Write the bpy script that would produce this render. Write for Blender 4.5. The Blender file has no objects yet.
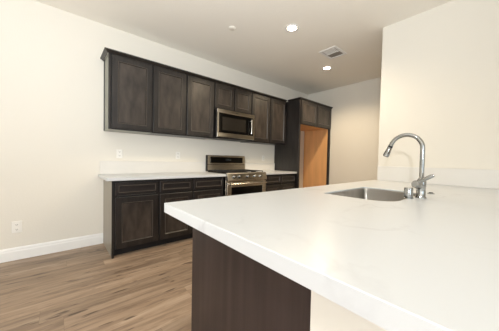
import bpy, bmesh, math, random
from mathutils import Vector, Matrix
S = bpy.context.scene
COL = S.collection
PI = math.pi

# ------------------------------------------------------------------ camera
cam_d = bpy.data.cameras.new('camera'); cam = bpy.data.objects.new('camera', cam_d); COL.objects.link(cam)
S.camera = cam
cam_d.sensor_width = 36; cam_d.lens = 223.52/499*36; cam_d.clip_start = .02
yaw, pit, rol = math.radians(40.654), math.radians(1.5515), math.radians(1.181)
fwd = Vector((math.sin(yaw)*math.cos(pit), math.cos(yaw)*math.cos(pit), -math.sin(pit)))
rt = Vector((math.cos(yaw), -math.sin(yaw), 0)); up = rt.cross(fwd)
rt, up = math.cos(rol)*rt+math.sin(rol)*up, -math.sin(rol)*rt+math.cos(rol)*up
M = Matrix((rt, up, -fwd)).transposed().to_4x4(); M.translation = Vector((-.462, -3.470, 1.144))
cam.matrix_world = M

# ------------------------------------------------------------------ world, view
w = bpy.data.worlds.new('world'); S.world = w; w.use_nodes = True
w.node_tree.nodes['Background'].inputs[0].default_value = (.80, .90, 1, 1)
w.node_tree.nodes['Background'].inputs[1].default_value = 1.0
S.view_settings.view_transform = 'Standard'; S.view_settings.look = 'None'
S.view_settings.gamma = 1; S.view_settings.use_curve_mapping = False
S.view_settings.exposure = -0.12

def area(name, loc, target, sx, sy, power, color):
    d = bpy.data.lights.new(name, 'AREA'); d.shape = 'RECTANGLE'; d.size = sx; d.size_y = sy
    d.energy = power; d.color = color
    o = bpy.data.objects.new(name, d); COL.objects.link(o); o.location = loc
    o.rotation_euler = (Vector(target)-Vector(loc)).to_track_quat('-Z', 'Y').to_euler()
    return o
HC = 2.845
area('window_daylight', (-3.9, -4.3, 1.6), (1.5, -2.2, 1.5), 1.7, 1.3, 4, (.85, .93, 1))
area('rear_window_daylight', (-1.0, -7.2, 1.7), (.6, -1.5, 1.6), 2.2, 1.6, 28, (.74, .88, 1))
sp = bpy.data.lights.new('bounce_lamp', 'SPOT'); sp.energy = 375; sp.color = (.93, .97, 1); sp.spot_size = math.radians(125); sp.spot_blend = 1; sp.shadow_soft_size = .1
spo = bpy.data.objects.new('bounce_lamp', sp); COL.objects.link(spo); spo.location = (-1.1, -3.8, 1.3)
spo.rotation_euler = (Vector((-.2, -2.3, HC))-spo.location).to_track_quat('-Z', 'Y').to_euler()
fl = bpy.data.lights.new('photo_lamp', 'POINT'); fl.energy = 225; fl.shadow_soft_size = .02; fl.color = (.95, .97, 1)
flo = bpy.data.objects.new('photo_lamp', fl); COL.objects.link(flo); flo.location = (-3.0, -4.33, 1.57)

dl = bpy.data.lights.new('dining_ceiling_lamp', 'SPOT'); dl.energy = 65; dl.color = (1, .96, .90); dl.spot_size = math.radians(150); dl.spot_blend = .6; dl.shadow_soft_size = .07
dlo = bpy.data.objects.new('dining_ceiling_lamp', dl); COL.objects.link(dlo); dlo.location = (-1.5, -3.2, HC-.03)

# ------------------------------------------------------------------ materials
def lin(c):
    c = c/255
    return c/12.92 if c <= .04045 else ((c+.055)/1.055)**2.4
def rgb(r, g, b): return (lin(r), lin(g), lin(b), 1)
def mat(name, col, rough=.5, metal=0, spec=.5, noise=None, bump=None, coat=0):
    """noise=(scale xyz, strength of value variation); bump=(scale, strength)"""
    m = bpy.data.materials.new(name); m.use_nodes = True; nt = m.node_tree
    b = nt.nodes['Principled BSDF']
    b.inputs['Base Color'].default_value = col; b.inputs['Roughness'].default_value = rough
    b.inputs['Metallic'].default_value = metal; b.inputs['Specular IOR Level'].default_value = spec
    b.inputs['Coat Weight'].default_value = coat; b.inputs['Coat Roughness'].default_value = .25
    tc = nt.nodes.new('ShaderNodeTexCoord')
    if noise:
        mp = nt.nodes.new('ShaderNodeMapping'); mp.inputs['Scale'].default_value = noise[0]
        nt.links.new(tc.outputs['Object'], mp.inputs[0])
        n = nt.nodes.new('ShaderNodeTexNoise'); n.inputs['Scale'].default_value = 1; n.inputs['Detail'].default_value = 6
        nt.links.new(mp.outputs[0], n.inputs['Vector'])
        mx = nt.nodes.new('ShaderNodeMix'); mx.data_type = 'RGBA'
        rp = nt.nodes.new('ShaderNodeMapRange'); rp.inputs[1].default_value = .3; rp.inputs[2].default_value = .7
        nt.links.new(n.outputs['Fac'], rp.inputs[0]); nt.links.new(rp.outputs[0], mx.inputs[0])
        s = noise[1]
        mx.inputs[6].default_value = tuple(c*(1-s) for c in col[:3])+(1,)
        mx.inputs[7].default_value = tuple(min(1, c*(1+s)) for c in col[:3])+(1,)
        nt.links.new(mx.outputs[2], b.inputs['Base Color'])
    if bump:
        n2 = nt.nodes.new('ShaderNodeTexNoise'); n2.inputs['Scale'].default_value = bump[0]; n2.inputs['Detail'].default_value = 3
        nt.links.new(tc.outputs['Object'], n2.inputs['Vector'])
        bp = nt.nodes.new('ShaderNodeBump'); bp.inputs['Strength'].default_value = bump[1]; bp.inputs['Distance'].default_value = .003
        nt.links.new(n2.outputs['Fac'], bp.inputs['Height']); nt.links.new(bp.outputs[0], b.inputs['Normal'])
    return m
WALL = mat('wall_paint', rgb(228, 224, 214), .75, spec=.25, bump=(60, .25))
CEIL = mat('ceiling_paint', rgb(248, 244, 235), .85, spec=.2, bump=(50, .3))
TRIM = mat('white_trim_paint', rgb(240, 240, 238), .4)
WOOD = mat('espresso_wood', rgb(33, 29, 27), .36, spec=.5, noise=((24, 24, 3), .5), coat=.15)
WOODG = mat('espresso_wood_gap_shade', rgb(26, 22, 20), .6)  # same wood as the fronts, darkened to paint the shadow in the door gaps
WOODP = mat('espresso_wood_panel', rgb(56, 49, 44), .34, spec=.5, noise=((13, 13, 4.5), .62), coat=.2)
WOODH = mat('espresso_wood_across', rgb(33, 28, 27), .38, spec=.45, noise=((2.2, 28, 28), .40), coat=.15)
WOODE = mat('espresso_end_panel', rgb(54, 44, 42), .42, spec=.4, noise=((30, 30, 1.6), .30), coat=.05)
SIDE = mat('pale_base_side', rgb(150, 144, 130), .40, spec=.5, noise=((12, 12, 1.5), .08))  # end side of the base run, paler than the door fronts
SIDEU = mat('pale_upper_side', rgb(140, 141, 130), .40, spec=.5)  # end side of the upper run, paler than the door fronts
RAW = mat('raw_maple_plywood', rgb(220, 168, 114), .5, noise=((10, 10, 1.2), .10))
DARK = mat('dark_gap', rgb(22, 19, 18), .7)
STEEL = mat('brushed_steel', rgb(206, 201, 192), .2, metal=1, noise=((3, 60, 60), .14))
SINKM = mat('sink_steel', rgb(226, 220, 210), .36, metal=1, noise=((40, 4, 4), .06))
CHROME = mat('polished_chrome', rgb(168, 170, 169), .05, metal=1)
BLACK = mat('black_glass', rgb(8, 8, 8), .1, spec=.35)
IRON = mat('cast_iron', rgb(24, 23, 22), .5)
PLASTIC = mat('white_plastic', rgb(238, 236, 230), .35)
SLOT = mat('outlet_slot', rgb(60, 58, 56), .6)
VENTD = mat('vent_shadow_metal', rgb(150, 142, 134), .7)

def quartz():
    m = mat('white_quartz', rgb(205, 208, 210), .3, spec=.5); nt = m.node_tree; b = nt.nodes['Principled BSDF']
    tc = nt.nodes.new('ShaderNodeTexCoord')
    n0 = nt.nodes.new('ShaderNodeTexNoise'); n0.inputs['Scale'].default_value = 2.3; n0.inputs['Detail'].default_value = 7
    n0.inputs['Distortion'].default_value = .6
    nt.links.new(tc.outputs['Object'], n0.inputs['Vector'])
    ab = nt.nodes.new('ShaderNodeMath'); ab.operation = 'SUBTRACT'; ab.inputs[1].default_value = .5
    nt.links.new(n0.outputs['Fac'], ab.inputs[0])
    ab2 = nt.nodes.new('ShaderNodeMath'); ab2.operation = 'ABSOLUTE'; nt.links.new(ab.outputs[0], ab2.inputs[0])
    mr = nt.nodes.new('ShaderNodeMapRange'); mr.inputs[1].default_value = 0; mr.inputs[2].default_value = .025
    mr.inputs[3].default_value = 1; mr.inputs[4].default_value = 0
    nt.links.new(ab2.outputs[0], mr.inputs[0])
    n1 = nt.nodes.new('ShaderNodeTexNoise'); n1.inputs['Scale'].default_value = 5; n1.inputs['Detail'].default_value = 3
    nt.links.new(tc.outputs['Object'], n1.inputs['Vector'])
    mr1 = nt.nodes.new('ShaderNodeMapRange'); mr1.inputs[1].default_value = .45; mr1.inputs[2].default_value = .65
    nt.links.new(n1.outputs['Fac'], mr1.inputs[0])
    ml = nt.nodes.new('ShaderNodeMath'); ml.operation = 'MULTIPLY'
    nt.links.new(mr.outputs[0], ml.inputs[0]); nt.links.new(mr1.outputs[0], ml.inputs[1])
    mx = nt.nodes.new('ShaderNodeMix'); mx.data_type = 'RGBA'
    mx.inputs[6].default_value = rgb(205, 208, 210); mx.inputs[7].default_value = rgb(194, 196, 198)
    nt.links.new(ml.outputs[0], mx.inputs[0]); nt.links.new(mx.outputs[2], b.inputs['Base Color'])
    return m
QUARTZ = quartz()
SPLASH = mat('backsplash_quartz_lit', rgb(222, 220, 215), .35, spec=.4, noise=((4, 4, 4), .015))  # same stone as the countertops; the warm light on it is painted in

def floor_mat():
    m = mat('plank_floor', rgb(150, 128, 108), .42, spec=.4); nt = m.node_tree; b = nt.nodes['Principled BSDF']
    N = nt.nodes.new; L = nt.links.new
    tc = N('ShaderNodeTexCoord')
    def ma(op, a, b_=None):
        q = N('ShaderNodeMath'); q.operation = op
        for k, v in ((0, a), (1, b_)):
            if v is None: continue
            if isinstance(v, (int, float)): q.inputs[k].default_value = v
            else: L(v, q.inputs[k])
        return q.outputs[0]
    sx = N('ShaderNodeSeparateXYZ'); L(tc.outputs['Object'], sx.inputs[0])
    yy = ma('DIVIDE', sx.outputs[1], .18); row = ma('FLOOR', yy)
    w1 = N('ShaderNodeTexWhiteNoise'); w1.noise_dimensions = '1D'; L(row, w1.inputs['W'])
    xx = ma('ADD', ma('DIVIDE', sx.outputs[0], 1.7), ma('MULTIPLY', w1.outputs['Value'], 7.0)); idx = ma('FLOOR', xx)
    cc = N('ShaderNodeCombineXYZ'); L(idx, cc.inputs[0]); L(row, cc.inputs[1])
    w2 = N('ShaderNodeTexWhiteNoise'); w2.noise_dimensions = '2D'; L(cc.outputs[0], w2.inputs['Vector'])
    rnd = w2.outputs['Value']
    seam = ma('MAXIMUM', ma('LESS_THAN', ma('FRACT', yy), .012), ma('LESS_THAN', ma('FRACT', xx), .0016))
    seam = ma('MULTIPLY', seam, .6)
    mul = N('ShaderNodeMath'); mul.operation = 'MULTIPLY'; mul.inputs[1].default_value = 37; L(rnd, mul.inputs[0])
    cmb = N('ShaderNodeCombineXYZ'); L(mul.outputs[0], cmb.inputs[2]); L(mul.outputs[0], cmb.inputs[0])
    mp = N('ShaderNodeMapping'); mp.inputs['Scale'].default_value = (1.1, 10, 1); L(tc.outputs['Object'], mp.inputs[0])
    ad = N('ShaderNodeVectorMath'); ad.operation = 'ADD'; L(mp.outputs[0], ad.inputs[0]); L(cmb.outputs[0], ad.inputs[1])
    n = N('ShaderNodeTexNoise'); n.inputs['Scale'].default_value = 1.4; n.inputs['Detail'].default_value = 8; n.inputs['Roughness'].default_value = .68; n.inputs['Distortion'].default_value = .5
    L(ad.outputs[0], n.inputs['Vector'])
    cr = N('ShaderNodeValToRGB'); L(n.outputs['Fac'], cr.inputs[0])
    cr.color_ramp.elements[0].position = .28; cr.color_ramp.elements[0].color = rgb(106, 88, 73)
    cr.color_ramp.elements[1].position = .72; cr.color_ramp.elements[1].color = rgb(188, 167, 145)
    e = cr.color_ramp.elements.new(.5); e.color = rgb(157, 135, 114)
    # plank tone
    tone = N('ShaderNodeMapRange'); tone.inputs[3].default_value = .72; tone.inputs[4].default_value = 1.04
    L(rnd, tone.inputs[0])
    vm = N('ShaderNodeVectorMath'); vm.operation = 'SCALE'; L(cr.outputs[0], vm.inputs[0]); L(tone.outputs[0], vm.inputs['Scale'])
    # dark knots / splits
    mp2 = N('ShaderNodeMapping'); mp2.inputs['Scale'].default_value = (4.5, 26, 1); L(tc.outputs['Object'], mp2.inputs[0])
    ad2 = N('ShaderNodeVectorMath'); ad2.operation = 'ADD'; L(mp2.outputs[0], ad2.inputs[0]); L(cmb.outputs[0], ad2.inputs[1])
    n2 = N('ShaderNodeTexNoise'); n2.inputs['Scale'].default_value = 1.0; n2.inputs['Detail'].default_value = 2; L(ad2.outputs[0], n2.inputs['Vector'])
    mr = N('ShaderNodeMapRange'); mr.inputs[1].default_value = .63; mr.inputs[2].default_value = .70; L(n2.outputs['Fac'], mr.inputs[0])
    mr.inputs[4].default_value = .75
    mx = N('ShaderNodeMix'); mx.data_type = 'RGBA'; L(mr.outputs[0], mx.inputs[0]); L(vm.outputs[0], mx.inputs[6]); mx.inputs[7].default_value = rgb(62, 46, 38)
    mx2 = N('ShaderNodeMix'); mx2.data_type = 'RGBA'; L(seam, mx2.inputs[0]); L(mx.outputs[2], mx2.inputs[6]); mx2.inputs[7].default_value = rgb(116, 96, 78)
    L(mx2.outputs[2], b.inputs['Base Color'])
    return m
FLOOR = floor_mat()

# ------------------------------------------------------------------ helpers
def B(): return bmesh.new()
def box(bm, x0, x1, y0, y1, z0, z1, bev=0, seg=1):
    r = bmesh.ops.create_cube(bm, size=1)
    vs = r['verts']
    for v in vs:
        v.co = Vector(((x0+x1)/2+v.co.x*(x1-x0), (y0+y1)/2+v.co.y*(y1-y0), (z0+z1)/2+v.co.z*(z1-z0)))
    if bev:
        es = list({e for v in vs for e in v.link_edges})
        bmesh.ops.bevel(bm, geom=es, offset=bev, segments=seg, affect='EDGES', profile=.6)
    return bm
def cyl(bm, c0, c1, r0, r1=None, n=24, caps=True):
    c0, c1 = Vector(c0), Vector(c1); r1 = r0 if r1 is None else r1
    d = c1-c0; q = d.to_track_quat('Z', 'Y').to_matrix().to_4x4()
    q.translation = (c0+c1)/2
    bmesh.ops.create_cone(bm, cap_ends=caps, segments=n, radius1=r0, radius2=r1, depth=d.length, matrix=q)
    return bm
def tube(bm, pts, radii, n=16):
    pts = [Vector(p) for p in pts]
    if not isinstance(radii, (list, tuple)): radii = [radii]*len(pts)
    rings = []; nrm = None
    for i, p in enumerate(pts):
        t = (pts[min(i+1, len(pts)-1)]-pts[max(i-1, 0)]).normalized()
        if nrm is None: nrm = t.orthogonal().normalized()
        nrm = (nrm-t*nrm.dot(t)).normalized(); bn = t.cross(nrm)
        rings.append([bm.verts.new(p+(nrm*math.cos(a)+bn*math.sin(a))*radii[i]) for a in [2*PI*k/n for k in range(n)]])
    for a, b in zip(rings, rings[1:]):
        for k in range(n): bm.faces.new((a[k], a[(k+1) % n], b[(k+1) % n], b[k]))
    bm.faces.new(rings[0][::-1]); bm.faces.new(rings[-1])
    return bm
def lathe(bm, prof, c, n=32):
    """prof = [(r, z)...] round a vertical axis through c"""
    rings = []
    for r, z in prof:
        rings.append([bm.verts.new((c[0]+r*math.cos(2*PI*k/n), c[1]+r*math.sin(2*PI*k/n), c[2]+z)) for k in range(n)])
    for a, b in zip(rings, rings[1:]):
        for k in range(n): bm.faces.new((a[k], a[(k+1) % n], b[(k+1) % n], b[k]))
    bm.faces.new(rings[0][::-1]); bm.faces.new(rings[-1])
    return bm
def extr(bm, prof, axis, a, b, mitre=(0, 0)):
    """closed 2D profile extruded along axis 'x' (prof = (y,z)) or 'y' (prof = (x,z)); mitre shifts ends per profile outwardness"""
    f = (lambda t, p: (t, p[0], p[1])) if axis == 'x' else (lambda t, p: (p[0], t, p[1]))
    o = prof[0][0]
    r0 = [bm.verts.new(f(a+mitre[0]*(p[0]-o), p)) for p in prof]; r1 = [bm.verts.new(f(b+mitre[1]*(p[0]-o), p)) for p in prof]
    n = len(prof)
    for k in range(n): bm.faces.new((r0[k], r0[(k+1) % n], r1[(k+1) % n], r1[k]))
    bm.faces.new(r0[::-1]); bm.faces.new(r1)
    return bm
def world_loc(p):
    v = Vector((0, 0, 0))
    while p is not None: v += p.location; p = p.parent
    return v
def obj(name, bm, m, parent=None, smooth=False, origin=None, kind=None):
    """links world-space bmesh as ONE mesh object (child vertices become local to the parent)"""
    off = world_loc(parent) if parent is not None else Vector(origin or (0, 0, 0))
    bmesh.ops.recalc_face_normals(bm, faces=bm.faces)
    for v in bm.verts: v.co -= off
    me = bpy.data.meshes.new(name); bm.to_mesh(me); bm.free()
    me.materials.append(m)
    if smooth: me.shade_smooth()
    if smooth: me.set_sharp_from_angle(angle=math.radians(40))
    o = bpy.data.objects.new(name, me); COL.objects.link(o)
    if parent is not None: o.parent = parent
    else: o.location = off
    if kind: o['kind'] = kind
    return o
def tag(o, label, cat, group=None):
    o['label'] = label; o['category'] = cat
    if group: o['group'] = group
    return o
def thing(name, loc, label, cat, group=None):
    o = bpy.data.objects.new(name, None); COL.objects.link(o); o.location = loc; o.empty_display_size = .1
    return tag(o, label, cat, group)
def struct(name, bm, m, **k): return obj(name, bm, m, kind='structure', **k)

# ------------------------------------------------------------------ room shell
XL, XR, XE, YR, YN = -4.2, 2.67, 4.455, -2.363, -7.6
struct('floor', box(B(), XL-.15, XE+.15, YN-.15, .15, -.12, 0), FLOOR)
struct('ceiling', box(B(), XL-.15, XE+.15, YN-.15, .15, HC, HC+.12), CEIL)
struct('wall_back', box(B(), XL-.15, XE+.15, 0, .15, 0, HC), WALL)
struct('wall_far', box(B(), XE, XE+.15, YN, 0, 0, HC), WALL)
struct('wall_right', box(B(), XR, XR+.13, YN, YR, 0, HC), WALL)
bm = B(); wx0, wx1, wz0, wz1 = -5.2, -3.4, .95, 2.25
box(bm, XL-.15, XL, YN-.15, wx0, 0, HC); box(bm, XL-.15, XL, wx1, 0, 0, HC)
box(bm, XL-.15, XL, wx0, wx1, 0, wz0); box(bm, XL-.15, XL, wx0, wx1, wz1, HC)
struct('wall_left', bm, WALL)
bm = B(); rx0, rx1, rz0, rz1 = -2.2, .2, .9, 2.5
box(bm, XL, rx0, YN-.15, YN, 0, HC); box(bm, rx1, XE, YN-.15, YN, 0, HC)
box(bm, rx0, rx1, YN-.15, YN, 0, rz0); box(bm, rx0, rx1, YN-.15, YN, rz1, HC)
struct('wall_rear', bm, WALL)
def window(name, axis, c, a0, a1, z0, z1):
    bm = B(); t = .05
    def bb(a, b, za, zb):
        if axis == 'y': box(bm, c-.12, c-.05, a, b, za, zb)
        else: box(bm, a, b, c-.12, c-.05, za, zb)
    bb(a0, a0+t, z0, z1); bb(a1-t, a1, z0, z1); bb(a0+t, a1-t, z0, z0+t); bb(a0+t, a1-t, z1-t, z1); bb((a0+a1)/2-t/2, (a0+a1)/2+t/2, z0+t, z1-t)
    struct(name, bm, TRIM)
window('window_1', 'y', XL, wx0, wx1, wz0, wz1)
window('window_2', 'x', YN, rx0, rx1, rz0, rz1)
# baseboard: stepped profile against the back wall, left of the cabinets
BBP = [(0, 0), (-.016, 0), (-.016, .095), (-.012, .105), (-.012, .118), (-.007, .132), (-.004, .136), (0, .136)]
struct('baseboard_back', extr(B(), BBP, 'x', XL, -.008), TRIM)
struct('baseboard_left', extr(B(), [(XL-a, z) for a, z in BBP], 'y', YN, 0-.016), TRIM)
struct('baseboard_far', extr(B(), [(XE+a, z) for a, z in BBP], 'y', YN, -.70), TRIM)
# knee wall under the breakfast side of the peninsula
PX, PY0, PY1 = .088, -3.42, -3.112
struct('wall_peninsula', box(B(), PX, XR, PY0, PY1, 0, .866), WALL)

# ------------------------------------------------------------------ cabinet parts
def door_bm(bm, x0, x1, yf, z0, z1, fw=.062, t=.02):
    """recessed panel door front: frame with a bead, front face at y = yf (looking to -Y)"""
    y1 = yf+t
    ring = [(0, yf+.002, 0), (.003, yf, .003), (fw, yf, fw), (fw+.006, yf-.0005, fw+.006), (fw+.012, yf+.007, fw+.012), (fw+.014, yf+.010, fw+.014)]
    loops = []
    for d, y, e in ring:
        loops.append([bm.verts.new(p) for p in ((x0+d, y, z0+e), (x1-d, y, z0+e), (x1-d, y, z1-e), (x0+d, y, z1-e))])
    back = [bm.verts.new(p) for p in ((x0, y1, z0), (x1, y1, z0), (x1, y1, z1), (x0, y1, z1))]
    seq = [back]+loops
    for a, b in zip(seq, seq[1:]):
        for k in range(4): bm.faces.new((a[k], a[(k+1) % 4], b[(k+1) % 4], b[k]))
    bm.faces.new(back[::-1])
    return bm
BEAD = mat('bead_edge_highlight', rgb(92, 84, 76), .3, spec=.5)  # lighter colour paints the specular highlight line along the bead
def front(name, parent, x0, x1, yf, z0, z1, fw=.062, drawer=False):
    fr = door_bm(B(), x0, x1, yf, z0, z1, fw)
    o = obj(name, fr, WOODH if drawer else WOOD, parent)
    d = fw+.013
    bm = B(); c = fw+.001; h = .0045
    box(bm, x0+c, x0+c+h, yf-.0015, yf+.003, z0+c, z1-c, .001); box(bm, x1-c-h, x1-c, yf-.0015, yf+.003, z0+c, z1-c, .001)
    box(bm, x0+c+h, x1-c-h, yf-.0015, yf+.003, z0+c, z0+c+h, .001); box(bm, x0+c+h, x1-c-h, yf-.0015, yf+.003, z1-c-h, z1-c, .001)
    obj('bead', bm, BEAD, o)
    obj('panel', box(B(), x0+d, x1-d, yf+.0085, yf+.0195, z0+d, z1-d), WOODH if drawer else WOODP, o)
    return o

def base_cabinet(x0, x1, label, ndoors=1, side=None, group='base cabinets along the back wall', lefte=True):
    yf = -.61; yc = -.588
    t = thing('base_cabinet', ((x0+x1)/2, -.3, 0), label, 'cabinet', group)
    obj('carcass', box(B(), x0, x1, yc+.0005, -.003, .10, .874), WOOD if side is None else side, t)
    obj('toe_kick', box(B(), x0+(.018 if side else 0), x1, -.525, -.505, 0, .0995), DARK, t)
    if side:
        obj('side_foot', box(B(), x0, x0+.018, -.53, -.003, 0, .0995), side, t)
        bm = B(); box(bm, x0-.001, x0+.022, -.606, yc, .0, .874, .001)
        obj('corner_stile', bm, WOOD, t)
    # face frame
    bm = B(); a0 = x0+(.023 if side else 0)
    box(bm, a0, a0+.03, yc-.006, yc, .1, .874); box(bm, x1-.03, x1, yc-.006, yc, .1, .874)
    box(bm, a0+.03, x1-.03, yc-.006, yc, .84, .874); box(bm, a0+.03, x1-.03, yc-.006, yc, .1, .13); box(bm, a0+.03, x1-.03, yc-.006, yc, .68, .70)
    obj('face_frame', bm, WOODG, t)
    n = ndoors; g = .012
    a = x0+(.034 if side else .012); b = x1-.012; wd = (b-a-(n-1)*g)/n
    for k in range(n):
        xa = a+k*(wd+g)
        front('drawer_front', t, xa, xa+wd, yf-.006, .706, .848, .030, True)
        front('door', t, xa, xa+wd, yf-.006, .098, .682)
    return t
base_cabinet(-.006, .505, 'espresso base cabinet at the open left end of the run, pale side panel showing', side=SIDE)
base_cabinet(.506, .965, 'espresso base cabinet in the middle of the three left of the range')
base_cabinet(.966, 1.482, 'espresso base cabinet touching the left side of the range')
base_cabinet(2.342, 3.247, 'espresso double base cabinet between the range and the refrigerator enclosure', ndoors=2)

ZU0, ZU1 = 1.478, 2.385
def upper_cabinet(x0, x1, z0, label, ndoors=1, side=None, mat_=WOOD):
    yf = -.33; yc = -.309
    t = thing('wall_cabinet', ((x0+x1)/2, -.003, z0), label, 'cabinet', 'wall cabinets along the back wall')
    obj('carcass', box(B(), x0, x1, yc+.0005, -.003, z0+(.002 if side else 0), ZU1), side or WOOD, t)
    if side:
        obj('corner_stile', box(B(), x0-.002, x0+.022, yf+.002, yc+.0002, z0, ZU1, .001), WOOD, t)
        obj('scribe_strip', box(B(), x0-.007, x0-.0005, -.045, -.003, z0, ZU1), WOOD, t)
    bm = B(); a0 = x0+(.023 if side else 0)
    box(bm, a0, a0+.03, yc-.004, yc, z0, ZU1); box(bm, x1-.03, x1, yc-.004, yc, z0, ZU1)
    box(bm, a0+.03, x1-.03, yc-.004, yc, z0, z0+.03); box(bm, a0+.03, x1-.03, yc-.004, yc, ZU1-.05, ZU1)
    obj('face_frame', bm, WOODG, t)
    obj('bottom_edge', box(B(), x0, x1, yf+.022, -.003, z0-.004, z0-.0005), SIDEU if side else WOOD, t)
    g = .018; a = x0+(.034 if side else .012); b = x1-.012; wd = (b-a-(ndoors-1)*g)/ndoors
    for k in range(ndoors):
        xa = a+k*(wd+g)
        front('door', t, xa, xa+wd, yf-.004, z0+.014, 2.370)
    return t
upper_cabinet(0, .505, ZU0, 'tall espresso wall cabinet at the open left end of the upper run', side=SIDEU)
upper_cabinet(.506, .985, ZU0, 'tall espresso wall cabinet, middle one of the three left of the microwave')
upper_cabinet(.986, 1.462, ZU0, 'tall espresso wall cabinet directly left of the microwave')
upper_cabinet(1.463, 2.262, 1.962, 'short two-door espresso wall cabinet directly above the microwave', 2)
upper_cabinet(2.263, 3.247, ZU0, 'tall two-door espresso wall cabinet between the microwave and the refrigerator enclosure', 2)

# crown moulding along the upper run (with a return to the wall at the left end)
def crown_prof(): return [(0, 2.372), (.006, 2.372), (.010, 2.378), (.026, 2.390), (.038, 2.396), (.038, 2.409), (0, 2.409)]
cp = crown_prof()
def crown_path(pts, name, parent=None):
    """pts: list of (x, y, outx, outy) mitre corners"""
    bm = B(); rings = []
    for x, y, ox, oy in pts: rings.append([bm.verts.new((x+ox*a, y+oy*a, z)) for a, z in cp])
    n = len(cp)
    for r0, r1 in zip(rings, rings[1:]):
        for k in range(n): bm.faces.new((r0[k], r0[(k+1) % n], r1[(k+1) % n], r1[k]))
    bm.faces.new(rings[0][::-1]); bm.faces.new(rings[-1])
    return bm
cm = crown_path([(-.0085, -.003, -1, 0), (-.0085, -.3345, -1, -1), (3.247-.045, -.3345, 0, -1)], 'crown')
tag(obj('crown_molding', cm, WOOD, origin=(1.6, -.335, 2.386)), 'long dark crown molding running along the top of the upper cabinets', 'molding')

# ------------------------------------------------------------------ refrigerator enclosure
tx0, tx1, tyf = 3.25, 4.452, -.655
t = thing('refrigerator_enclosure', (3.85, -.33, 0), 'tall dark refrigerator enclosure with raw maple-toned inside standing at the far end', 'cabinet')
obj('side_panel', box(B(), tx0, tx0+.018, tyf, -.003, 0, 2.386), WOOD, t)
obj('side_panel_lining', box(B(), tx0+.0185, tx0+.024, tyf+.05, -.003, 0, 1.90), RAW, t)['label'] = 'raw maple inner face'
obj('side_panel', box(B(), 4.362, tx1, tyf, tyf+.03, 0, 2.386), WOODE, t)
obj('side_panel_lining', box(B(), 4.350, 4.3615, tyf+.002, -.003, 0, 1.90), RAW, t)['label'] = 'raw maple inner face'
obj('front_stile', box(B(), tx0-.003, tx0+.04, tyf-.018, tyf-.0005, 0, 2.386, .001), WOOD, t)
obj('cabinet_box', box(B(), tx0+.0185, 4.3615, tyf+.001, -.003, 1.906, 2.386), WOOD, t)
obj('cabinet_floor', box(B(), tx0+.025, 4.349, tyf+.02, -.003, 1.895, 1.9055), RAW, t)['label'] = 'raw maple underside'
bm = B(); box(bm, tx0+.0405, 4.452, tyf-.018, tyf-.001, 1.886, 1.915); box(bm, tx0+.0405, 4.452, tyf-.018, tyf-.001, 2.34, 2.386)
box(bm, 4.40, 4.452, tyf-.018, tyf-.001, 0, 1.886); box(bm, 4.40, 4.452, tyf-.018, tyf-.001, 1.915, 2.34); box(bm, 3.82, 3.86, tyf-.018, tyf-.001, 1.915, 2.34)
obj('face_frame', bm, WOOD, t)
front('door', t, tx0+.030, 3.838, tyf-.040, 1.900, 2.370); front('door', t, 3.852, 4.425, tyf-.040, 1.900, 2.370)
obj('crown', crown_path([(tx0-.0035, -.38, -1, 0), (tx0-.0035, tyf-.019, -1, -1), (4.453, tyf-.019, 0, -1)], 'c'), WOOD, t)

# ------------------------------------------------------------------ worktops and splashes on the back wall
tag(obj('countertop', box(B(), -.062, 1.494, -.642, -.002, .876, .912, .003), QUARTZ, origin=(.74, -.32, .876)), 'long white quartz countertop on the base cabinets left of the range', 'countertop')
tag(obj('countertop', box(B(), 2.334, 3.247, -.642, -.002, .876, .912, .003), QUARTZ, origin=(2.8, -.32, .876)), 'short white quartz countertop between the range and the refrigerator enclosure', 'countertop')
tag(obj('backsplash', box(B(), -.045, 1.494, -.021, -.002, .9125, 1.085, .002), SPLASH, origin=(.74, -.01, .913)), 'low white stone backsplash on the back wall left of the range', 'backsplash')
tag(obj('backsplash', box(B(), 2.334, 3.247, -.021, -.002, .9125, 1.07, .002), SPLASH, origin=(2.8, -.01, .913)), 'low white stone backsplash right of the range beside the refrigerator enclosure', 'backsplash')

# ------------------------------------------------------------------ gas range
gx0, gx1 = 1.497, 2.330
t = thing('gas_range', ((gx0+gx1)/2, -.33, 0), 'stainless steel gas range with black oven window and five knobs between base cabinets', 'stove')
obj('body', box(B(), gx0, gx1, -.64, -.04, .08, .905, .003), STEEL, t)
for fx in (gx0+.05, gx1-.05):
    for fy in (-.58, -.1): obj('foot', cyl(B(), (fx, fy, 0), (fx, fy, .0795), .018, n=12), IRON, t)
obj('cooktop', box(B(), gx0+.008, gx1-.008, -.645, -.10, .9055, .922, .004), BLACK, t)
# control panel, tilted front
bm = B(); extr(bm, [(-.6405, .80), (-.690, .80), (-.692, .815), (-.672, .915), (-.664, .928), (-.6465, .930), (-.6465, .9), (-.6405, .9)], 'x', gx0, gx1)
pan = obj('control_panel', bm, STEEL, t)
for kx in (1.625, 1.735, 1.905, 2.06, 2.185):
    c = Vector((kx, -.683, .868)); d = Vector((0, -1, .2)).normalized()
    k = obj('knob', cyl(cyl(B(), c, c+d*.012, .027), c+d*.0125, c+d*.038, .021, .018), CHROME, t, True)
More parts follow.
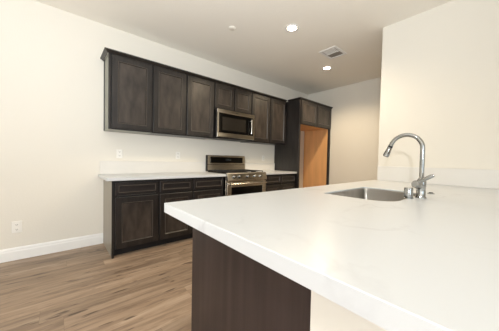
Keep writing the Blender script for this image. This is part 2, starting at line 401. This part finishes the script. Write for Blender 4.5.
# grates
for gi in range(3):
    bm = B(); w0 = gx0+.03+gi*.262; w1 = w0+.252; y0, y1 = -.62, -.13; z = .952
    for xx in (w0, w1-.012): box(bm, xx, xx+.012, y0, y1, z-.012, z, .002)
    for yy in (y0, (y0+y1)/2-.006, y1-.012): box(bm, w0, w1, yy, yy+.012, z-.012, z, .002)
    for xx in (w0+.08, w0+.16): box(bm, xx, xx+.01, y0, y1, z-.010, z+.003, .002)
    for xx in (w0+.002, w1-.012):
        for yy in (y0, y1-.01): box(bm, xx, xx+.01, yy, yy+.01, .9225, z-.010)
    obj('grate', bm, IRON, t)
for bx, by in ((1.64, -.50), (1.64, -.25), (1.915, -.37), (2.19, -.50), (2.19, -.25)):
    obj('burner', lathe(B(), [(.05, 0), (.05, .006), (.036, .009), (.034, .014), (.03, .016)], (bx, by, .9222)), IRON, t, True)
# backguard
bm = B(); extr(bm, [(-.028, .9055), (-.095, .9055), (-.095, .93), (-.085, 1.04), (-.078, 1.045), (-.075, 1.20), (-.068, 1.207), (-.028, 1.207)], 'x', gx0-.002, gx1-.004)
bg = obj('backguard', bm, STEEL, t)
obj('end_cap', box(B(), gx0-.008, gx0-.0025, -.090, -.028, .93, 1.205), IRON, bg)
obj('display_panel', box(B(), gx0+.055, gx1-.06, -.0825, -.0785, 1.07, 1.175, .001), BLACK, bg)
obj('clock', box(B(), 1.87, 1.99, -.0838, -.0827, 1.115, 1.14), mat('clock_glass', rgb(40, 46, 50), .2), bg)
obj('seam', box(B(), gx0+.002, gx1-.006, -.0865, -.0815, 1.040, 1.046), IRON, bg)
# oven door
bm = B(); zt, zb = .787, .235
box(bm, gx0+.003, gx0+.085, -.675, -.6405, zb, zt, .003); box(bm, gx1-.085, gx1-.003, -.675, -.6405, zb, zt, .003)
box(bm, gx0+.085, gx1-.085, -.675, -.6405, zt-.085, zt, .003); box(bm, gx0+.085, gx1-.085, -.675, -.6405, zb, zb+.09, .003)
od = obj('oven_door', bm, STEEL, t)
obj('oven_window', box(B(), gx0+.086, gx1-.086, -.672, -.645, zb+.091, zt-.086), BLACK, od)
bm = B(); tube(bm, [(gx0+.03, -.722, .752), (gx1-.03, -.722, .752)], .014)
for hx in (gx0+.05, gx1-.05): cyl(bm, (hx, -.676, .752), (hx, -.715, .752), .009, n=12)
obj('handle', bm, STEEL, od, True)
dr = obj('storage_drawer', box(B(), gx0+.003, gx1-.003, -.672, -.6405, .085, .225, .004), STEEL, t)

# ------------------------------------------------------------------ microwave
mx0, mx1, mz0, mz1, my = 1.470, 2.262, 1.500, 1.950, -.385
t = thing('microwave', ((mx0+mx1)/2, -.2, mz0), 'stainless over-the-range microwave with black glass door hung under short cabinet', 'microwave')
obj('body', box(B(), mx0, mx1, my, -.004, mz0, mz1), IRON, t)
obj('vent_base', box(B(), mx0+.03, mx1-.03, my+.03, -.05, mz0-.018, mz0-.0005), IRON, t)
bm = B(); yf = my-.030; yb = my-.0005
box(bm, mx0, mx1, yf, yb, mz1-.062, mz1, .004); box(bm, mx0, mx1, yf, yb, mz0, mz0+.072, .004)
box(bm, mx0, mx0+.028, yf, yb, mz0+.072, mz1-.062); box(bm, mx1-.030, mx1, yf, yb, mz0+.072, mz1-.062)
dr = obj('door_frame', bm, STEEL, t)
gl = obj('door_glass', box(B(), mx0+.0285, mx1-.0305, yf+.006, yb, mz0+.0725, mz1-.0625), BLACK, t)
obj('window_screen', box(B(), mx0+.095, mx1-.20, yf+.004, yf+.0055, mz0+.115, mz1-.12), mat('window_mesh', rgb(34, 31, 27), .2), gl)
bm = B(); hx = mx1-.095
tube(bm, [(hx, yf-.032, mz0+.10), (hx, yf-.036, (mz0+mz1)/2), (hx, yf-.032, mz1-.10)], .013)
for hz in (mz0+.12, mz1-.12): cyl(bm, (hx, yf+.006, hz), (hx, yf-.03, hz), .008, n=12)
obj('handle', bm, STEEL, t, True)
obj('badge', box(B(), (mx0+mx1)/2-.035, (mx0+mx1)/2+.035, yf-.0015, yf-.0005, mz1-.038, mz1-.026), CHROME, dr)

# ------------------------------------------------------------------ outlets and switches
def plate(kind, c, face, label, group=None, w_=.072, h_=.118):
    """face 'y': on the back wall; 'x': on the right wall"""
    t = thing(kind, c, label, 'outlet' if kind == 'wall_outlet' else 'switch', group)
    x, y, z = c
    obj('cover_plate', box(B(), x-w_/2, x+w_/2, y-.006, y-.0005, z-h_/2, z+h_/2, .002), PLASTIC, t)
    if kind == 'wall_outlet':
        for dz in (-.026, .026):
            s = obj('socket', box(B(), x-.017, x+.017, y-.009, y-.0065, z+dz-.015, z+dz+.015, .002), PLASTIC, t)
            bm = B(); box(bm, x-.008, x-.005, y-.0097, y-.0092, z+dz-.004, z+dz+.007); box(bm, x+.005, x+.008, y-.0097, y-.0092, z+dz-.004, z+dz+.006)
            cyl(bm, (x, y-.0097, z+dz-.009), (x, y-.0092, z+dz-.009), .0025, n=8)
            obj('slots', bm, SLOT, s)
    else:
        obj('rocker', box(B(), x-.016, x+.016, y-.010, y-.0065, z-.033, z+.033, .002), PLASTIC, t)
    return t
plate('wall_outlet', (-.80, 0, .358), 'y', 'white duplex outlet low on the wall just above the white baseboard', w_=.082, h_=.125)
plate('wall_outlet', (.178, 0, 1.185), 'y', 'white outlet plate above the left end of the long countertop')
plate('wall_outlet', (1.00, 0, 1.185), 'y', 'white outlet plate on the wall a little left of the range')
plate('wall_outlet', (2.90, 0, 1.175), 'y', 'white outlet plate between the range and the refrigerator enclosure')

# ------------------------------------------------------------------ peninsula
t = thing('peninsula_cabinet', (1.38, -2.74, 0), 'dark espresso peninsula base with plain end panel under the large white countertop', 'cabinet')
obj('end_panel', box(B(), PX, PX+.019, PY1+.001, -2.372, 0, .866), WOODE, t)
obj('cabinet_floor', box(B(), PX+.02, XR-.003, PY1+.003, -2.395, .10, .118), WOOD, t)
obj('cabinet_back', box(B(), PX+.02, XR-.003, PY1+.001, PY1+.0025, .10, .866), RAW, t)
obj('toe_kick', box(B(), PX+.02, XR-.003, -2.47, -2.452, 0, .0995), DARK, t)
bm = B(); y0, y1 = -2.395, -2.375
box(bm, PX+.0195, XR-.005, y0, y1, .1185, .13); box(bm, PX+.0195, XR-.005, y0, y1, .685, .698); box(bm, PX+.0195, XR-.005, y0, y1, .852, .866)
for xx in (PX+.0195, .93, 1.80, XR-.045):
    box(bm, xx, xx+.04, y0, y1, .13, .685); box(bm, xx, xx+.04, y0, y1, .698, .852)
obj('face_frame', bm, WOOD, t)
def fronts_back(x0, x1, z0, z1, name):
    bm = door_bm(B(), -x1, -x0, 2.3545, z0, z1, .05 if z1-z0 > .2 else .03)
    for v in bm.verts: v.co = Vector((-v.co.x, -v.co.y, v.co.z))
    obj(name, bm, WOOD, t)
    d = .052 if z1-z0 > .2 else .032
    # recessed panel filling the frame
    obj('door_panel', box(B(), x0+d+.012, x1-d-.012, -2.373, -2.364, z0+d+.012, z1-d-.012), WOODP, t)
for a, b in ((.13, .53), (.54, .94), (.965, 1.38), (1.39, 1.81), (1.83, 2.23), (2.24, 2.63)):
    fronts_back(a, b, .11, .68, 'door')
    fronts_back(a, b, .70, .85, 'drawer_front')

# countertop with a rounded sink opening
sx0, sx1, sy0, sy1 = .975, 1.68, -3.045, -2.600
def rrect(x0, x1, y0, y1, r, n=6, rn=None):
    p = []; rn = rn or r                     # rn: radius of the two near corners
    for cx, cy, a0, q in ((x1-r, y1-r, 0, r), (x0+r, y1-r, 90, r), (x0+rn, y0+rn, 180, rn), (x1-rn, y0+rn, 270, rn)):
        for k in range(n+1):
            a = math.radians(a0+90*k/n); p.append((cx+q*math.cos(a), cy+q*math.sin(a)))
    return p
CX0, CX1, CY0, CY1 = -.052, XR-.001, -3.70, -2.330
ZC0, ZC1 = .868, .914
bm = B()
def loop(pts, z):
    vs = [bm.verts.new((x, y, z)) for x, y in pts]
    return vs, [bm.edges.new((vs[i], vs[(i+1) % len(vs)])) for i in range(len(vs))]
inner = rrect(sx0, sx1, sy0, sy1, .03, rn=.13)
outer = rrect(CX0, CX1, CY0, CY1, .006, 3)
e = .002
o_top, eo = loop(rrect(CX0+e, CX1-e, CY0+e, CY1-e, .006, 3), ZC1); i_top, ei = loop(rrect(sx0-e, sx1+e, sy0-e, sy1+e, .03, rn=.13), ZC1)
bmesh.ops.triangle_fill(bm, edges=eo+ei, use_beauty=True)
o_e, _ = loop(outer, ZC1-e); i_e, _ = loop(inner, ZC1-e)
o_b, eb = loop(outer, ZC0); i_m, _ = loop(inner, ZC1-.012); i_b, eib = loop(rrect(sx0-.03, sx1+.03, sy0-.03, sy1+.03, .04, rn=.14), ZC0)
bmesh.ops.triangle_fill(bm, edges=eb+eib, use_beauty=True)
for a, b in ((o_top, o_e), (o_e, o_b), (i_top, i_e), (i_e, i_m), (i_m, i_b)):
    n = len(a)
    for k in range(n): bm.faces.new((a[k], a[(k+1) % n], b[(k+1) % n], b[k]))
tag(obj('countertop', bm, QUARTZ, origin=(1.3, -3.0, ZC0)), 'large white quartz peninsula countertop with undermount sink in the foreground', 'countertop')
tag(obj('backsplash', box(B(), XR-.021, XR-.001, -3.70, YR-.003, ZC1+.0005, 1.094, .002), SPLASH, origin=(XR-.01, -3.0, ZC1)), 'low white stone backsplash on the bright right wall behind the faucet', 'backsplash')

# ------------------------------------------------------------------ sink
t = thing('kitchen_sink', ((sx0+sx1)/2, (sy0+sy1)/2, .66), 'stainless undermount kitchen sink set into the white peninsula countertop', 'sink')
bm = B(); rings = []
for ins, z, r in ((.0025, ZC1-.011, .03), (.005, ZC0-.012, .03), (.012, .72, .04), (.022, .700, .05), (.045, .690, .06)):
    rings.append([bm.verts.new((x, y, z)) for x, y in rrect(sx0+ins, sx1-ins, sy0+ins, sy1-ins, r, rn=.13)])
cxm, cym = (sx0+sx1)/2, (sy0+sy1)/2
n = len(rings[0])
rings.append([bm.verts.new((cxm+.047*math.cos(2*PI*(k+.5)/n), cym+.047*math.sin(2*PI*(k+.5)/n), .684)) for k in range(n)])
for a, b in zip(rings, rings[1:]):
    for k in range(n): bm.faces.new((a[k], a[(k+1) % n], b[(k+1) % n], b[k]))
bmesh.ops.solidify(bm, geom=bm.faces[:], thickness=.0012)
obj('basin', bm, SINKM, t, True)
obj('drain', lathe(B(), [(.030, -.06), (.030, -.012), (.046, -.004), (.046, .002), (.04, .004), (.03, -.002), (.012, -.002)], (cxm, cym, .684)), CHROME, t, True)

# ------------------------------------------------------------------ faucet
fx, fy = 1.35, -3.095
t = thing('kitchen_faucet', (fx, fy, ZC1), 'tall chrome gooseneck pull-down faucet standing behind the sink', 'faucet')
obj('base', lathe(B(), [(.031, .0005), (.031, .006), (.026, .012), (.0255, .070), (.0265, .074), (.0265, .110), (.021, .120), (.0165, .128)], (fx, fy, ZC1)), CHROME, t, True)
pts = [(fx, fy, 1.04), (fx, fy, 1.12), (fx, fy, 1.20), (fx, fy, 1.235)]
R = .094; cy = fy+R; cz = 1.238
for k in range(1, 19):
    a = PI-PI*.90*k/18
    pts.append((fx, cy+R*math.cos(a)*1.0, cz+R*math.sin(a)*1.02))
le = Vector(pts[-1]); dv = (Vector(pts[-1])-Vector(pts[-2])).normalized()
pts.append(tuple(le+dv*.01))
obj('spout', tube(B(), pts, .0135, 20), CHROME, t, True)
le = Vector(pts[-1])
obj('collar', tube(B(), [le-dv*.004, le+dv*.008], .0152), IRON, t, True)
obj('spray_head', tube(B(), [le+dv*.0085, le+dv*.03, le+dv*.06, le+dv*.075], [.0150, .0165, .0205, .0200], 20), CHROME, t, True)
obj('nozzle', tube(B(), [le+dv*.0755, le+dv*.079], .016, 20), IRON, t, True)
h0 = Vector((fx+.0, fy-.022, 1.005))
hb = obj('handle_hub', tube(B(), [Vector((fx-.018, fy+.004, .998)), Vector((fx-.030, fy+.010, 1.002)), Vector((fx-.058, fy+.020, 1.006)), Vector((fx-.064, fy+.022, 1.007))], [.024, .0265, .0250, .019], 20), CHROME, t, True)
obj('handle_lever', tube(B(), [(fx-.050, fy+.014, 1.012), (fx-.056, fy-.016, 1.034), (fx-.058, fy-.060, 1.062), (fx-.058, fy-.074, 1.069)], [.013, .011, .0125, .009], 14), CHROME, t, True)
t = thing('air_gap_cap', (1.262, -3.048, ZC1), 'short round chrome cap standing beside the faucet base at the sink', 'air gap')
obj('base_ring', lathe(B(), [(.028, .0005), (.028, .006), (.026, .0075)], (1.262, -3.048, ZC1)), CHROME, t, True)
obj('cap', lathe(B(), [(.025, .008), (.025, .064), (.0235, .068), (.017, .070)], (1.262, -3.048, ZC1)), CHROME, t, True)
t = thing('disposal_button', (1.66, -3.092, ZC1), 'small round metal air button on the countertop right of the faucet', 'button')
obj('ring', lathe(B(), [(.022, .0005), (.022, .005), (.018, .007)], (1.66, -3.092, ZC1)), CHROME, t, True)
obj('push_cap', lathe(B(), [(.013, .0075), (.013, .011), (.010, .012)], (1.66, -3.092, ZC1)), IRON, t, True)

# ------------------------------------------------------------------ ceiling fittings
LENS = bpy.data.materials.new('downlight_lens'); LENS.use_nodes = True
bb = LENS.node_tree.nodes['Principled BSDF']; bb.inputs['Emission Color'].default_value = (1, .86, .62, 1); bb.inputs['Emission Strength'].default_value = 30
def downlight(x, y, label, power, color=(1, .80, .54)):
    t = thing('recessed_downlight', (x, y, HC), label, 'ceiling light', 'recessed downlights in the kitchen ceiling')
    bm = B(); n = 32; prof = [(.090, -.0005), (.088, -.006), (.062, -.007), (.058, -.003), (.058, -.0005)]
    rings = [[bm.verts.new((x+r*math.cos(2*PI*k/n), y+r*math.sin(2*PI*k/n), HC+z)) for k in range(n)] for r, z in prof]
    for a, b in zip(rings, rings[1:]+rings[:1]):
        for k in range(n): bm.faces.new((a[k], a[(k+1) % n], b[(k+1) % n], b[k]))
    obj('trim_ring', bm, TRIM, t, True)
    obj('lens', lathe(B(), [(.057, -.0006), (.057, -.003), (.045, -.004)], (x, y, HC)), LENS, t, True)
    d = bpy.data.lights.new('downlight_lamp', 'SPOT'); d.energy = power; d.color = color; d.spot_size = math.radians(150); d.spot_blend = .6; d.shadow_soft_size = .06
    o = bpy.data.objects.new('downlight_lamp', d); COL.objects.link(o); o.parent = t; o.location = (0, 0, -.03)
downlight(1.828, -1.586, 'glowing recessed downlight nearer the camera and left of the air vent', 100)
downlight(3.28, -1.232, 'glowing recessed downlight behind the ceiling air vent toward the refrigerator enclosure', 104)

vx0, vx1, vy0, vy1 = 2.62, 3.02, -1.80, -1.42
vx0, vx1, vy0, vy1 = 2.64, 3.00, -1.74, -1.46
t = thing('ceiling_vent', ((vx0+vx1)/2, (vy0+vy1)/2, HC), 'white rectangular air vent with louvers on the ceiling between two downlights', 'vent')
bm = B(); z0, z1 = HC-.010, HC-.0005; f = .035
box(bm, vx0, vx1, vy0, vy0+f, z0, z1, .002); box(bm, vx0, vx1, vy1-f, vy1, z0, z1, .002); box(bm, vx0, vx0+f, vy0+f, vy1-f, z0, z1); box(bm, vx1-f, vx1, vy0+f, vy1-f, z0, z1)
box(bm, (vx0+vx1)/2-.006, (vx0+vx1)/2+.006, vy0+f, vy1-f, z0, z1)
obj('frame', bm, TRIM, t)
obj('backing', box(B(), vx0+f, vx1-f, vy0+f, vy1-f, HC-.0015, HC-.0005), VENTD, t)
for k in range(8):
    yy = vy0+f+.015+k*(vy1-vy0-2*f-.02)/8
    for a, b, s in ((vx0+f+.001, (vx0+vx1)/2-.007, 1), ((vx0+vx1)/2+.007, vx1-f-.001, -1)):
        bm = B(); extr(bm, [(yy, HC-.002), (yy+.003, HC-.002), (yy+.003+s*.008, HC-.0095), (yy+s*.008, HC-.0095)], 'x', a, b)
        obj('louver', bm, TRIM, t)
t = thing('sprinkler_cover', (1.259, -1.061, HC), 'small flat white sprinkler cover disc on the ceiling above the left cabinets', 'sprinkler')
obj('cover_disc', lathe(B(), [(.045, -.0005), (.045, -.006), (.040, -.009), (.01, -.010)], (1.259, -1.061, HC)), CEIL, t, True)
